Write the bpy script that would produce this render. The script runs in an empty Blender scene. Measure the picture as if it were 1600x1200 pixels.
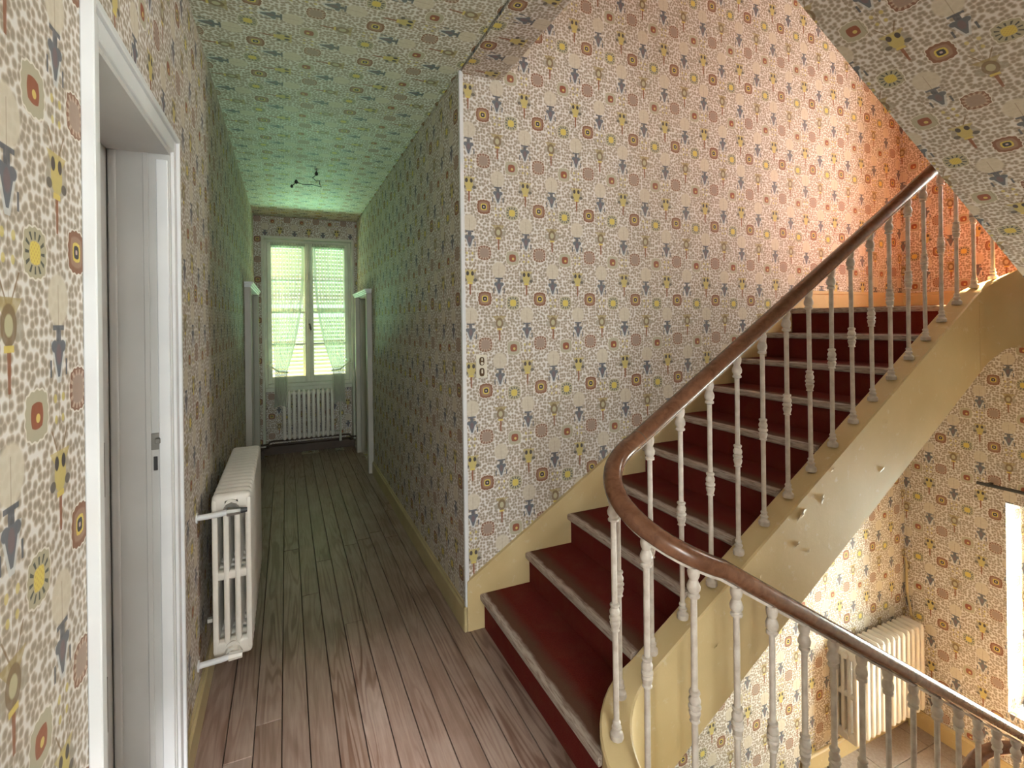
import bpy, bmesh, math, random
from mathutils import Vector, Matrix
random.seed(7)
R = math.radians
S = bpy.context.scene
COL = S.collection

# ------------------------------------------------------------------ camera
THETA = math.atan2(353, 788)
cam = bpy.data.cameras.new('camera')
cam.sensor_width = 36.0
cam.lens = 788 / 1600 * 36
cam.shift_y = -97.5 / 1600
cam.clip_start = 0.02
co = bpy.data.objects.new('camera', cam)
COL.objects.link(co)
co.matrix_world = (Matrix.Translation((0, 0, 1.5)) @ Matrix.Rotation(-THETA, 4, 'Z')
                   @ Matrix.Rotation(R(90), 4, 'X') @ Matrix.Rotation(-math.atan2(27, 2113), 4, 'Z'))
S.camera = co

# ------------------------------------------------------------------ world and light
W = bpy.data.worlds.new('overcast_sky')
S.world = W
W.use_nodes = True
bg = W.node_tree.nodes['Background']
bg.inputs[0].default_value = (0.95, 1.0, 0.95, 1)
bg.inputs[1].default_value = 1.5
S.view_settings.view_transform = 'Standard'
S.view_settings.look = 'None'
S.view_settings.gamma = 1
S.view_settings.use_curve_mapping = False
S.view_settings.exposure = 0.0


def area(name, loc, direction, sx, sy, power, color):
    l = bpy.data.lights.new(name, 'AREA')
    l.shape = 'RECTANGLE'
    l.size, l.size_y = sx, sy
    l.energy = power
    l.color = color
    o = bpy.data.objects.new(name, l)
    o.location = loc
    o.rotation_euler = Vector(direction).to_track_quat('-Z', 'Z').to_euler()
    COL.objects.link(o)
    return o


# daylight set outside the window glass, then two added lamps
area('lawn_daylight_corridor', (0.245, 12.0, -0.60), (0, -5.4, 2.25), 5.0, 1.0, 2100, (0.48, 1.0, 0.62))
area('daylight_stair_low', (5.05, 1.235, -0.35), (-1, 0, 0.05), 1.3, 1.6, 450, (0.95, 0.98, 0.95))
area('daylight_stair_high', (5.05, 1.235, 2.75), (-1, 0, -0.1), 1.3, 1.7, 240, (1.0, 0.94, 0.93))
area('daylight_back', (0.25, -2.15, 1.65), (0, 1, -0.1), 1.3, 1.5, 210, (0.97, 0.97, 1.0))
area('floor_patch_beam', (0.35, -4.3, 3.86), (0, 0.8, -0.5), 0.4, 0.4, 1600, (1.0, 0.92, 0.98))  # added beam lamp, aimed to throw the bright patch on the near floor
area('top_storey_fill', (1.6, -0.55, 5.9), (0, 0.5, -1), 1.6, 0.9, 120, (1.0, 0.9, 0.84))  # added fill lamp over an invented opening in the unseen upper ceiling

sun = bpy.data.lights.new('sun', 'SUN')
sun.energy = 200
sun.angle = R(1.2)
sun.color = (1.0, 0.70, 0.40)
so = bpy.data.objects.new('sun', sun)
so.rotation_euler = Vector((-0.85, -0.05, -1.0)).to_track_quat('-Z', 'Y').to_euler()
COL.objects.link(so)

# ------------------------------------------------------------------ material helpers
class NT:
    def __init__(self, name):
        self.m = bpy.data.materials.new(name)
        self.m.use_nodes = True
        self.t = self.m.node_tree
        self.b = self.t.nodes['Principled BSDF']
        self.out = self.t.nodes['Material Output']

    def n(self, typ, **kw):
        nd = self.t.nodes.new(typ)
        for k, v in kw.items():
            setattr(nd, k, v)
        return nd

    def link(self, a, b):
        self.t.links.new(a, b)

    def put(self, sock, v):
        if isinstance(v, X):
            v = v.s
        if isinstance(v, bpy.types.NodeSocket):
            self.link(v, sock)
        elif isinstance(v, (tuple, list)):
            sock.default_value = tuple(v) + ((1,) if len(v) == 3 and len(sock.default_value) == 4 else ())
        else:
            sock.default_value = v

    def math(self, op, *args, clamp=False):
        nd = self.n('ShaderNodeMath', operation=op, use_clamp=clamp)
        for i, a in enumerate(args):
            self.put(nd.inputs[i], a)
        return X(self, nd.outputs[0])

    def mix(self, f, a, b):
        nd = self.n('ShaderNodeMix', data_type='RGBA')
        self.put(nd.inputs[0], f)
        self.put(nd.inputs[6], a)
        self.put(nd.inputs[7], b)
        return nd.outputs[2]

    def noise(self, vec, scale, detail=3, rough=0.5, dist=0):
        nd = self.n('ShaderNodeTexNoise')
        nd.inputs['Scale'].default_value = scale
        nd.inputs['Detail'].default_value = detail
        nd.inputs['Roughness'].default_value = rough
        nd.inputs['Distortion'].default_value = dist
        if vec is not None:
            self.link(vec, nd.inputs['Vector'])
        return X(self, nd.outputs[0])

    def coord(self, which='Object', scale=(1, 1, 1), rnd=False):
        s = self.n('ShaderNodeTexCoord').outputs[which]
        mp = self.n('ShaderNodeMapping')
        mp.inputs['Scale'].default_value = scale
        self.link(s, mp.inputs['Vector'])
        if rnd:
            oi = self.n('ShaderNodeObjectInfo')
            vm = self.n('ShaderNodeVectorMath', operation='SCALE')
            vm.inputs[0].default_value = (13.7, 7.1, 3.3)
            self.link(oi.outputs['Random'], vm.inputs['Scale'])
            self.link(vm.outputs[0], mp.inputs['Location'])
        return mp.outputs[0]

    def bump(self, h, strength, dist=0.01):
        nd = self.n('ShaderNodeBump')
        nd.inputs['Strength'].default_value = strength
        nd.inputs['Distance'].default_value = dist
        self.put(nd.inputs['Height'], h)
        self.link(nd.outputs[0], self.b.inputs['Normal'])

    def set(self, color=None, rough=None, spec=None, metal=None):
        if color is not None:
            self.put(self.b.inputs['Base Color'], color)
        if rough is not None:
            self.put(self.b.inputs['Roughness'], rough)
        if spec is not None:
            self.b.inputs['Specular IOR Level'].default_value = spec
        if metal is not None:
            self.b.inputs['Metallic'].default_value = metal
        return self.m


class X:
    """a float socket that can be used in expressions"""
    def __init__(self, nt, s):
        self.nt, self.s = nt, s

    def _o(self, op, *a, **k):
        return self.nt.math(op, *a, **k)

    def __add__(self, o): return self._o('ADD', self, o)
    __radd__ = __add__
    def __sub__(self, o): return self._o('SUBTRACT', self, o)
    def __rsub__(self, o): return self._o('SUBTRACT', o, self)
    def __mul__(self, o): return self._o('MULTIPLY', self, o)
    __rmul__ = __mul__
    def __truediv__(self, o): return self._o('DIVIDE', self, o)
    def abs(self): return self._o('ABSOLUTE', self)
    def max(self, o): return self._o('MAXIMUM', self, o)
    def min(self, o): return self._o('MINIMUM', self, o)
    def lt(self, edge, soft=0.0012):          # 1 where self < edge, softened
        return self._o('MULTIPLY_ADD', self, -1 / soft, edge / soft + 0.5, clamp=True)
    def ltx(self, edge, soft=0.0012):         # edge is a socket
        return self._o('MULTIPLY_ADD', self - edge, -1 / soft, 0.5, clamp=True)
    def ramp(self, a, b):                      # 0 at a .. 1 at b
        return self._o('MULTIPLY_ADD', self, 1 / (b - a), -a / (b - a), clamp=True)


def make_wallpaper():
    g = NT('flower_wallpaper')
    CW, CH = 0.153, 0.456
    uv = g.n('ShaderNodeUVMap')
    sp = g.n('ShaderNodeSeparateXYZ')
    g.link(uv.outputs[0], sp.inputs[0])
    u, v = X(g, sp.outputs[0]), X(g, sp.outputs[1])

    def length(a, b):
        c = g.n('ShaderNodeCombineXYZ')
        g.put(c.inputs[0], a)
        g.put(c.inputs[1], b)
        l = g.n('ShaderNodeVectorMath', operation='LENGTH')
        g.link(c.outputs[0], l.inputs[0])
        return X(g, l.outputs['Value'])

    # ground: pale net with olive seeds
    vo = g.n('ShaderNodeTexVoronoi', voronoi_dimensions='2D')
    vo.inputs['Scale'].default_value = 68
    vo.inputs['Randomness'].default_value = 0.75
    g.link(uv.outputs[0], vo.inputs['Vector'])
    d = X(g, vo.outputs['Distance'])
    big = g.noise(uv.outputs[0], 9, 1)
    seed = (d + big * 0.22).lt(0.43, 0.20)
    net = (d + big * 0.12).ramp(0.47, 0.66)
    c = g.mix(net, (0.51, 0.44, 0.375), (0.735, 0.71, 0.695))
    c = g.mix(seed * 0.9, c, (0.315, 0.265, 0.21))

    # columns of vases and thistles
    a = u / CW
    i = g.math('ROUND', a)
    x = (a - i) * CW
    ax = x.abs()
    par = g.math('PINGPONG', i, 1)
    ph = g.math('MULTIPLY_ADD', par, 0.5, v / CH + 0.33 / CH)
    y = g.math('MULTIPLY_ADD', g.math('FRACT', ph), CH, -0.33)

    # pale fan patch
    py = (y - 0.077).abs()
    patch = length(ax / 0.039, py / 0.042).lt(0.96, 0.16)
    c = g.mix(patch * 0.9, c, (0.62, 0.56, 0.46))
    # thin stalks
    stalk = ax.lt(0.0012, 0.001) * ((y + 0.10).abs().lt(0.20))
    c = g.mix(stalk * 0.45, c, (0.24, 0.15, 0.08))
    # vase
    prof = g.math('MULTIPLY_ADD', y, 0.33, 0.0172)
    body = ax.ltx(prof) * (y + 0.014).abs().lt(0.027)
    halo = ax.ltx(prof + 0.0065, 0.002) * (y + 0.018).abs().lt(0.032)
    neck = ax.lt(0.0085) * (y - 0.022).abs().lt(0.012)
    lip = ax.lt(0.0205) * (y - 0.0345).abs().lt(0.0038)
    hook = (ax - 0.0285).abs().lt(0.0030) * (y + 0.027).abs().lt(0.013)
    c = g.mix(halo * 0.8, c, (0.58, 0.60, 0.62))
    shoulder = length((ax - 0.0145) / 0.0115, (y - 0.006) / 0.0095).lt(1, 0.2)
    vase = body.max(neck).max(lip).max(hook).max(shoulder)
    c = g.mix(vase * 0.88, c, (0.075, 0.088, 0.118))
    c = g.mix(length(ax / 0.009, (y + 0.006) / 0.016).lt(1, 0.3) * 0.6, c, (0.20, 0.12, 0.13))
    # thistle
    t = y + 0.19
    stem = (ax + t * -0.03).lt(0.0062) * (t + 0.060).abs().lt(0.027)
    c = g.mix(stem * 0.9, c, (0.25, 0.085, 0.04))
    spikes = (ax - (t - 0.018) * 0.55).abs().lt(0.0019) * (t - 0.048).abs().lt(0.022)
    c = g.mix(spikes * 0.8, c, (0.22, 0.13, 0.06))
    fan = ax.ltx(t * 0.9 + 0.004) * (t - 0.022).abs().lt(0.014)
    wing = length((ax - 0.027) / 0.013, (t + 0.006) / 0.015).lt(1, 0.15)
    headb = length(ax / 0.037, t / 0.034).lt(1, 0.08)
    lobe = wing.max(headb * par)
    c = g.mix(lobe * 0.8, c, (0.36, 0.32, 0.26))
    c = g.mix(fan * 0.75, c, g.mix(par, (0.38, 0.29, 0.12), (0.52, 0.42, 0.15)))
    e = length(ax / 0.021, t / 0.028)
    c = g.mix(e.lt(1, 0.1) * 0.9, c, g.mix(par, (0.20, 0.135, 0.075), (0.56, 0.46, 0.16)))
    ring_in = e.lt(0.52, 0.1) * (1 - par)
    c = g.mix(ring_in * 0.9, c, (0.50, 0.47, 0.31))
    eyes = length((ax - 0.0125) / 0.0075, (t - 0.018) / 0.011).lt(1, 0.2) * par
    tips = length((ax - 0.027) / 0.010, (t + 0.014) / 0.008).lt(1, 0.2) * par
    c = g.mix(eyes.max(tips * 0.8), c, (0.07, 0.06, 0.06))
    foot = ax.lt(0.013) * (t + 0.030).abs().lt(0.0045)
    c = g.mix(foot * 0.9, c, (0.66, 0.52, 0.13))

    blos = length((ax - 0.0145) / 0.0055, (y + 0.073) / 0.007).lt(1, 0.25).max(length((ax - 0.0125) / 0.005, (t - 0.085) / 0.0065).lt(1, 0.25))
    c = g.mix(blos * 0.8, c, (0.60, 0.50, 0.16))
    # flowers between the columns
    j = g.math('FLOOR', a)
    xf = (a - j - 0.5) * CW
    pf = g.math('PINGPONG', j, 1)
    w = (v - (pf * 0.0205 - 0.0885)) / (CH / 2)
    k = g.math('ROUND', w)
    yf = (w - k) * (CH / 2)
    q = g.math('PINGPONG', k, 1)
    r = length(xf, yf)
    s = r * 0.55 + xf.abs().max(yf.abs()) * 0.5
    th = g.math('ARCTAN2', yf, xf)
    pet = g.math('COSINE', th * 14)
    s2 = s + pet * 0.0012
    c = g.mix(s2.lt(0.0405) * 0.85, c, (0.76, 0.72, 0.66))
    outer = g.mix(q, g.mix(pf, (0.40, 0.36, 0.25), (0.31, 0.18, 0.12)),
                  g.mix(pf, (0.42, 0.385, 0.285), (0.33, 0.235, 0.19)))
    c = g.mix(s2.lt(0.0375) * 0.95, c, outer)
    rim = (1 - s.lt(0.0275, 0.004)) * s2.lt(0.0372) * pf
    c = g.mix(rim * 0.75, c, (0.20, 0.075, 0.04))
    scal = (1 - s.lt(0.024)) * s2.lt(0.0345) * pet.ramp(-0.2, 0.4) * pf * q
    c = g.mix(scal * 0.8, c, (0.56, 0.43, 0.34))
    rays = (1 - s.lt(0.0195)) * s.lt(0.0315) * g.math('COSINE', th * 12).ramp(0.35, 0.6) * (1 - pf) * (1 - q)
    c = g.mix(rays * 0.9, c, (0.04, 0.05, 0.05))
    rin = q * 0.0025 + 0.0175
    inner = s.ltx(rin) * (1 - pf * q)
    chk = g.math('SINE', xf * 700) * g.math('SINE', yf * 700)
    yel = g.mix(chk.ramp(0.0, 0.6) * 0.55, (0.70, 0.57, 0.12), (0.52, 0.33, 0.09))
    c = g.mix(inner * 0.95, c, g.mix(q, yel, (0.27, 0.075, 0.04)))
    brown = pf * (1 - q)
    c = g.mix(s.lt(0.0118) * brown, c, (0.035, 0.035, 0.045))
    c = g.mix(s.lt(0.0042) * brown, c, (0.55, 0.42, 0.40))
    red = (1 - pf) * q
    c = g.mix((length(xf - 0.003, yf + 0.004)).lt(0.0065) * red, c, (0.62, 0.48, 0.16))

    # age: faint blotches, strip joints
    blot = g.noise(uv.outputs[0], 1.6, 2)
    c = g.mix(blot.ramp(0.35, 0.75) * 0.16, c, (0.42, 0.36, 0.27))
    joint = (g.math('PINGPONG', u + 0.20, 0.306)).lt(0.0009, 0.0012)
    c = g.mix(joint * 0.5, c, (0.22, 0.17, 0.12))
    g.bump(d, 0.25, 0.002)
    return g.set(c, 0.68, 0.25)


def paint(name, col, col2=None, rough=0.5, scale=6, bump=0.0, spec=0.4, rnd=False):
    g = NT(name)
    v = g.coord('Object', rnd=rnd)
    f = g.noise(v, scale, 4)
    c = g.mix(f.ramp(0.35, 0.7), col, col2 or tuple(x * 0.86 for x in col))
    if bump:
        g.bump(g.noise(v, scale * 5, 4), bump, 0.004)
    return g.set(c, rough, spec)


def make_yellow():
    g = NT('peeling_yellow_paint')
    v = g.coord('Object')
    f = g.noise(v, 3.0, 5)
    c = g.mix(f.ramp(0.35, 0.7), (0.64, 0.50, 0.275), (0.56, 0.42, 0.21))
    worn = g.noise(v, 22, 5, 0.65)
    c = g.mix(worn.ramp(0.60, 0.70) * 0.55, c, (0.70, 0.62, 0.47))
    chip = g.noise(v, 9, 6, 0.7, 0.6)
    cm = chip.ramp(0.70, 0.715)
    c = g.mix(cm * 0.8, c, (0.66, 0.60, 0.50))
    g.bump(cm * -0.5 + worn * 0.25 + f * 0.6, 0.35, 0.01)
    return g.set(c, 0.45, 0.4)


def make_planks():
    g = NT('old_floor_boards')
    v = g.coord('Object', (1, 1, 1), rnd=True)
    vs = g.coord('Object', (26, 1.6, 26), rnd=True)
    vr = g.coord('Object', (11, 0.9, 11), rnd=True)
    oi = g.n('ShaderNodeObjectInfo')
    rnd = X(g, oi.outputs['Random'])
    grain = g.noise(vs, 3.0, 5, 0.6)
    cath = g.noise(vr, 1.0, 2, 0.4, 0.4)
    wf = g.math('SINE', cath * 70) * 0.5 + 0.5
    c = g.mix(grain.ramp(0.30, 0.72), (0.20, 0.13, 0.10), (0.34, 0.245, 0.20))
    c = g.mix(wf.ramp(0.45, 0.95) * cath.ramp(0.38, 0.60) * 0.85, c, (0.12, 0.055, 0.035))
    c = g.mix(rnd * 0.35, c, (0.17, 0.105, 0.07))
    wear = g.noise(v, 3.2, 4)
    c = g.mix(wear.ramp(0.45, 0.75) * 0.45, c, (0.43, 0.34, 0.29))
    g.bump(grain * 0.6 + wf * 0.4, 0.12, 0.004)
    rough = g.math('MULTIPLY_ADD', wear, 0.22, 0.30)
    return g.set(c, rough, 0.5)


def make_carpet():
    g = NT('red_stair_carpet')
    uv = g.n('ShaderNodeUVMap')
    sp = g.n('ShaderNodeSeparateXYZ')
    g.link(uv.outputs[0], sp.inputs[0])
    u, v = X(g, sp.outputs[0]), X(g, sp.outputs[1])
    o = g.coord('Object')
    fine = g.noise(o, 420, 2)
    blot = g.noise(o, 14, 4)
    base = g.mix(fine.ramp(0.3, 0.7), (0.10, 0.010, 0.010), (0.175, 0.024, 0.017))
    base = g.mix(blot.ramp(0.45, 0.8) * 0.5, base, (0.15, 0.045, 0.022))
    # trodden band behind the nosing, threadbare at the nosing itself
    band = (v + blot * 0.05 - 0.025).lt(0.085, 0.05)
    c = g.mix(band * 0.8, base, (0.115, 0.065, 0.042))
    thread = (v + blot * 0.03 - 0.015).lt(0.026, 0.018)
    streak = g.noise(g.coord('Object', (60, 6, 60)), 3, 3)
    c = g.mix(thread * streak.ramp(0.15, 0.55), c, (0.44, 0.37, 0.32))
    g.bump(fine, 0.4, 0.004)
    return g.set(c, 0.9, 0.15)


def make_wood_rail():
    g = NT('polished_mahogany')
    v = g.coord('Object', (5, 5, 5))
    n = g.noise(v, 6, 5, 0.6, 0.8)
    c = g.mix(n.ramp(0.3, 0.7), (0.105, 0.042, 0.021), (0.20, 0.088, 0.047))
    return g.set(c, 0.26, 0.5)


def make_glass():
    g = NT('window_glass')
    tr = g.n('ShaderNodeBsdfTransparent')
    tr.inputs[0].default_value = (0.95, 0.98, 0.95, 1)
    gl = g.n('ShaderNodeBsdfGlossy')
    gl.inputs['Roughness'].default_value = 0.05
    mx = g.n('ShaderNodeMixShader')
    lw = g.n('ShaderNodeLayerWeight')
    lw.inputs[0].default_value = 0.5
    g.put(mx.inputs[0], g.math('POWER', X(g, lw.outputs['Facing']), 5.0) * 0.5 + 0.006)
    g.link(tr.outputs[0], mx.inputs[1])
    g.link(gl.outputs[0], mx.inputs[2])
    g.link(mx.outputs[0], g.out.inputs[0])
    return g.m


def make_sheer():
    g = NT('sheer_net_curtain')
    tr = g.n('ShaderNodeBsdfTransparent')
    tl = g.n('ShaderNodeBsdfTranslucent')
    tl.inputs[0].default_value = (0.34, 0.40, 0.31, 1)
    df = g.n('ShaderNodeBsdfDiffuse')
    df.inputs[0].default_value = (0.86, 0.88, 0.80, 1)
    m1 = g.n('ShaderNodeMixShader')
    m1.inputs[0].default_value = 0.6
    g.link(tl.outputs[0], m1.inputs[1])
    g.link(df.outputs[0], m1.inputs[2])
    uv = g.n('ShaderNodeUVMap')
    sp = g.n('ShaderNodeSeparateXYZ')
    g.link(uv.outputs[0], sp.inputs[0])
    # uv.x holds how tightly the net is gathered, uv.y runs down the cloth
    gath = X(g, sp.outputs[0])
    weave = g.noise(g.coord('Object', (1, 1, 1)), 260, 2)
    op = g.math('ADD', gath, (weave - 0.5) * 0.3, clamp=True)
    m2 = g.n('ShaderNodeMixShader')
    g.put(m2.inputs[0], op)
    g.link(tr.outputs[0], m2.inputs[1])
    g.link(m1.outputs[0], m2.inputs[2])
    g.link(m2.outputs[0], g.out.inputs[0])
    return g.m


def make_tile():
    g = NT('landing_floor_covering')
    v = g.coord('Object')
    n = g.noise(v, 60, 4)
    c = g.mix(n.ramp(0.3, 0.7), (0.38, 0.30, 0.25), (0.46, 0.38, 0.33))
    return g.set(c, 0.6, 0.3)


PAPER = make_wallpaper()
YELLOW = make_yellow()
CREAM = paint('cream_baseboard_paint', (0.52, 0.43, 0.24), (0.44, 0.35, 0.18), 0.4)
PLANK = make_planks()
CARPET = make_carpet()
CARPET_BOUNCE = paint('orange_bounce_carpet', (0.50, 0.14, 0.055), (0.44, 0.11, 0.045), 0.9, 20, 0, 0.1)  # colour brightened so the unseen landing bounces orange light onto the walls
RAIL = make_wood_rail()
GLASS = make_glass()
SHEER = make_sheer()
TILE = make_tile()
WHITE = paint('white_gloss_paint', (0.74, 0.745, 0.76), (0.66, 0.67, 0.69), 0.32, 5, 0.03)
GREYWHITE = paint('grey_door_paint', (0.58, 0.575, 0.565), (0.52, 0.515, 0.505), 0.4, 4, 0.03)
FRAME = paint('cream_window_paint', (0.62, 0.62, 0.54), (0.53, 0.53, 0.45), 0.4, 8, 0.04)
RADI = paint('radiator_enamel', (0.74, 0.70, 0.64), (0.66, 0.61, 0.55), 0.35, 12, 0.04)
IRON = paint('worn_white_iron_paint', (0.62, 0.56, 0.50), (0.46, 0.39, 0.33), 0.45, 30, 0.15)
DARK = paint('dark_metal', (0.035, 0.035, 0.04), (0.05, 0.045, 0.04), 0.4)
STEEL = paint('worn_steel', (0.30, 0.29, 0.27), (0.20, 0.18, 0.16), 0.35)
STEEL.node_tree.nodes['Principled BSDF'].inputs['Metallic'].default_value = 0.7
DULLWHITE = paint('dull_door_paint', (0.50, 0.475, 0.43), (0.45, 0.425, 0.38), 0.45, 4, 0.03)
BROWNWOOD = paint('dark_brown_wood', (0.075, 0.045, 0.028), (0.05, 0.03, 0.02), 0.4)
PLASTER = paint('plain_plaster', (0.62, 0.58, 0.50), (0.56, 0.52, 0.44), 0.8)
SUBFLOOR = paint('dark_joist_gap', (0.035, 0.022, 0.014), None, 0.9)
SHUT = paint('shutter_paint', (0.50, 0.55, 0.48), (0.42, 0.47, 0.40), 0.5)
IVORY = paint('ivory_plastic', (0.74, 0.70, 0.60), (0.68, 0.63, 0.53), 0.3)
BAKELITE = paint('brown_bakelite', (0.12, 0.07, 0.035), (0.08, 0.045, 0.02), 0.3)
LAWN = paint('garden_lawn', (0.045, 0.075, 0.04), (0.03, 0.055, 0.03), 0.9)

# ------------------------------------------------------------------ mesh helpers
class MB:
    def __init__(self):
        self.bm = bmesh.new()

    def box(self, x0, x1, y0, y1, z0, z1, bevel=0, seg=2):
        m = Matrix.Translation(((x0 + x1) / 2, (y0 + y1) / 2, (z0 + z1) / 2)) @ Matrix.Diagonal((x1 - x0, y1 - y0, z1 - z0, 1))
        r = bmesh.ops.create_cube(self.bm, size=1, matrix=m)
        if bevel:
            es = list({e for v in r['verts'] for e in v.link_edges})
            bmesh.ops.bevel(self.bm, geom=es, offset=bevel, segments=seg, profile=0.5, affect='EDGES')
        return self

    def cyl(self, p0, p1, r0, r1=None, n=12, cap=True):
        p0, p1 = Vector(p0), Vector(p1)
        d = p1 - p0
        rot = d.to_track_quat('Z', 'Y').to_matrix().to_4x4()
        bmesh.ops.create_cone(self.bm, cap_ends=cap, segments=n, radius1=r0, radius2=r0 if r1 is None else r1,
                              depth=d.length, matrix=Matrix.Translation((p0 + p1) / 2) @ rot)
        return self

    def lathe(self, prof, n=10, at=(0, 0, 0)):
        rings = []
        for r, z in prof:
            rings.append([self.bm.verts.new((at[0] + r * math.cos(2 * math.pi * k / n), at[1] + r * math.sin(2 * math.pi * k / n), at[2] + z)) for k in range(n)])
        for a, b in zip(rings, rings[1:]):
            for k in range(n):
                self.bm.faces.new((a[k], a[(k + 1) % n], b[(k + 1) % n], b[k]))
        self.bm.faces.new(rings[0][::-1])
        self.bm.faces.new(rings[-1])
        return self

    def tube(self, pts, r, n=8):
        """round bar along a polyline"""
        pts = [Vector(p) for p in pts]
        rings = []
        up = Vector((0.12, 0.05, 1)).normalized()
        for i, p in enumerate(pts):
            t = (pts[min(i + 1, len(pts) - 1)] - pts[max(i - 1, 0)]).normalized()
            a = t.cross(up)
            if a.length < 1e-3:
                a = t.cross(Vector((1, 0, 0)))
            a.normalize()
            b = a.cross(t).normalized()
            rings.append([self.bm.verts.new(p + a * r * math.cos(2 * math.pi * k / n) + b * r * math.sin(2 * math.pi * k / n)) for k in range(n)])
        for A, B in zip(rings, rings[1:]):
            for k in range(n):
                self.bm.faces.new((A[k], A[(k + 1) % n], B[(k + 1) % n], B[k]))
        self.bm.faces.new(rings[0][::-1])
        self.bm.faces.new(rings[-1])
        return self

    def sweep(self, frames, prof, closed_ends=True):
        """frames: (point, side vector, up vector); prof: (side, up) outline"""
        rings = []
        for p, a, b in frames:
            rings.append([self.bm.verts.new(p + a * s + b * t) for s, t in prof])
        n = len(prof)
        for A, B in zip(rings, rings[1:]):
            for k in range(n):
                self.bm.faces.new((A[k], A[(k + 1) % n], B[(k + 1) % n], B[k]))
        if closed_ends:
            self.bm.faces.new(rings[0][::-1])
            self.bm.faces.new(rings[-1])
        return self

    def prism(self, poly, axis, a0, a1):
        """extrude a polygon (list of 2D points) along an axis"""
        def P(q, a):
            return {'x': (a, q[0], q[1]), 'y': (q[0], a, q[1]), 'z': (q[0], q[1], a)}[axis]
        A = [self.bm.verts.new(P(q, a0)) for q in poly]
        B = [self.bm.verts.new(P(q, a1)) for q in poly]
        n = len(poly)
        for k in range(n):
            self.bm.faces.new((A[k], A[(k + 1) % n], B[(k + 1) % n], B[k]))
        self.bm.faces.new(A[::-1])
        self.bm.faces.new(B)
        return self

    def grid_wall(self, axis, p0, p1, us, vs, holes):
        """a wall slab with openings: axis is its normal ('x','y','z')"""
        us, vs = sorted(set(us)), sorted(set(vs))
        cache = {}

        def V(i, j, s):
            k = (i, j, s)
            if k not in cache:
                a = (p0, p1)[s]
                cache[k] = self.bm.verts.new({'x': (a, us[i], vs[j]), 'y': (us[i], a, vs[j]), 'z': (us[i], vs[j], a)}[axis])
            return cache[k]

        def solid(i, j):
            if not (0 <= i < len(us) - 1 and 0 <= j < len(vs) - 1):
                return False
            cu, cv = (us[i] + us[i + 1]) / 2, (vs[j] + vs[j + 1]) / 2
            return not any(h[0] < cu < h[1] and h[2] < cv < h[3] for h in holes)
        for i in range(len(us) - 1):
            for j in range(len(vs) - 1):
                if not solid(i, j):
                    continue
                for s in (0, 1):
                    self.bm.faces.new((V(i, j, s), V(i + 1, j, s), V(i + 1, j + 1, s), V(i, j + 1, s)))
                if not solid(i - 1, j): self.bm.faces.new((V(i, j, 0), V(i, j + 1, 0), V(i, j + 1, 1), V(i, j, 1)))
                if not solid(i + 1, j): self.bm.faces.new((V(i + 1, j, 0), V(i + 1, j + 1, 0), V(i + 1, j + 1, 1), V(i + 1, j, 1)))
                if not solid(i, j - 1): self.bm.faces.new((V(i, j, 0), V(i + 1, j, 0), V(i + 1, j, 1), V(i, j, 1)))
                if not solid(i, j + 1): self.bm.faces.new((V(i, j + 1, 0), V(i + 1, j + 1, 0), V(i + 1, j + 1, 1), V(i, j + 1, 1)))
        return self

    def done(self, name, mat, parent=None, uvf=None, smooth=False, kind=None, loc=None):
        bm = self.bm
        bmesh.ops.recalc_face_normals(bm, faces=bm.faces[:])
        if uvf:
            lay = bm.loops.layers.uv.new('UVMap')
            for f in bm.faces:
                nrm = f.normal
                for l in f.loops:
                    l[lay].uv = uvf(l.vert.co, nrm)
        me = bpy.data.meshes.new(name)
        if loc is not None:
            bmesh.ops.translate(bm, verts=bm.verts[:], vec=-Vector(loc))
        bm.to_mesh(me)
        bm.free()
        me.materials.append(mat)
        o = bpy.data.objects.new(name, me)
        COL.objects.link(o)
        if loc is not None:
            o.location = loc
        if parent is not None:
            attach(o, parent)
        if smooth:
            for p in me.polygons:
                p.use_smooth = True
            me.set_sharp_from_angle(angle=R(smooth if smooth is not True else 40))
        if kind:
            o['kind'] = kind
        return o


def world_of(o):
    m = o.matrix_basis.copy()
    return world_of(o.parent) @ o.matrix_parent_inverse @ m if o.parent else m


def attach(o, parent):
    """parent while keeping the shape where it was built"""
    o.parent = parent
    o.matrix_parent_inverse = world_of(parent).inverted()


def empty(name, loc, label=None, cat=None, group=None, kind=None):
    o = bpy.data.objects.new(name, None)
    o.empty_display_size = 0.1
    o.location = loc
    COL.objects.link(o)
    if label: o['label'] = label
    if cat: o['category'] = cat
    if group: o['group'] = group
    if kind: o['kind'] = kind
    return o


def tag(o, label, cat, group=None):
    o['label'] = label
    o['category'] = cat
    if group: o['group'] = group
    return o


def clone(o, parent=None, delta=None):
    c = o.copy()
    COL.objects.link(c)
    if parent is not None:
        c.parent = parent
    if delta is not None:
        c.location = Vector(o.location) + Vector(delta)
    return c


CW, CH = 0.153, 0.456

def uv_wall(ox=0.0, oz=0.0, ey=0.0):
    """paper laid upright on walls of any facing; ox, oz = where a vase sits"""
    def f(co, n):
        if abs(n.y) >= abs(n.x) and abs(n.y) >= abs(n.z):
            return ((co.x - ox) if n.y < 0 else -(co.x - ox), co.z - oz)
        if abs(n.x) >= abs(n.z):
            return ((co.y - ey) if n.x > 0 else -(co.y - ey), co.z - oz)
        return (co.y - ey, co.x - ox)
    return f


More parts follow.
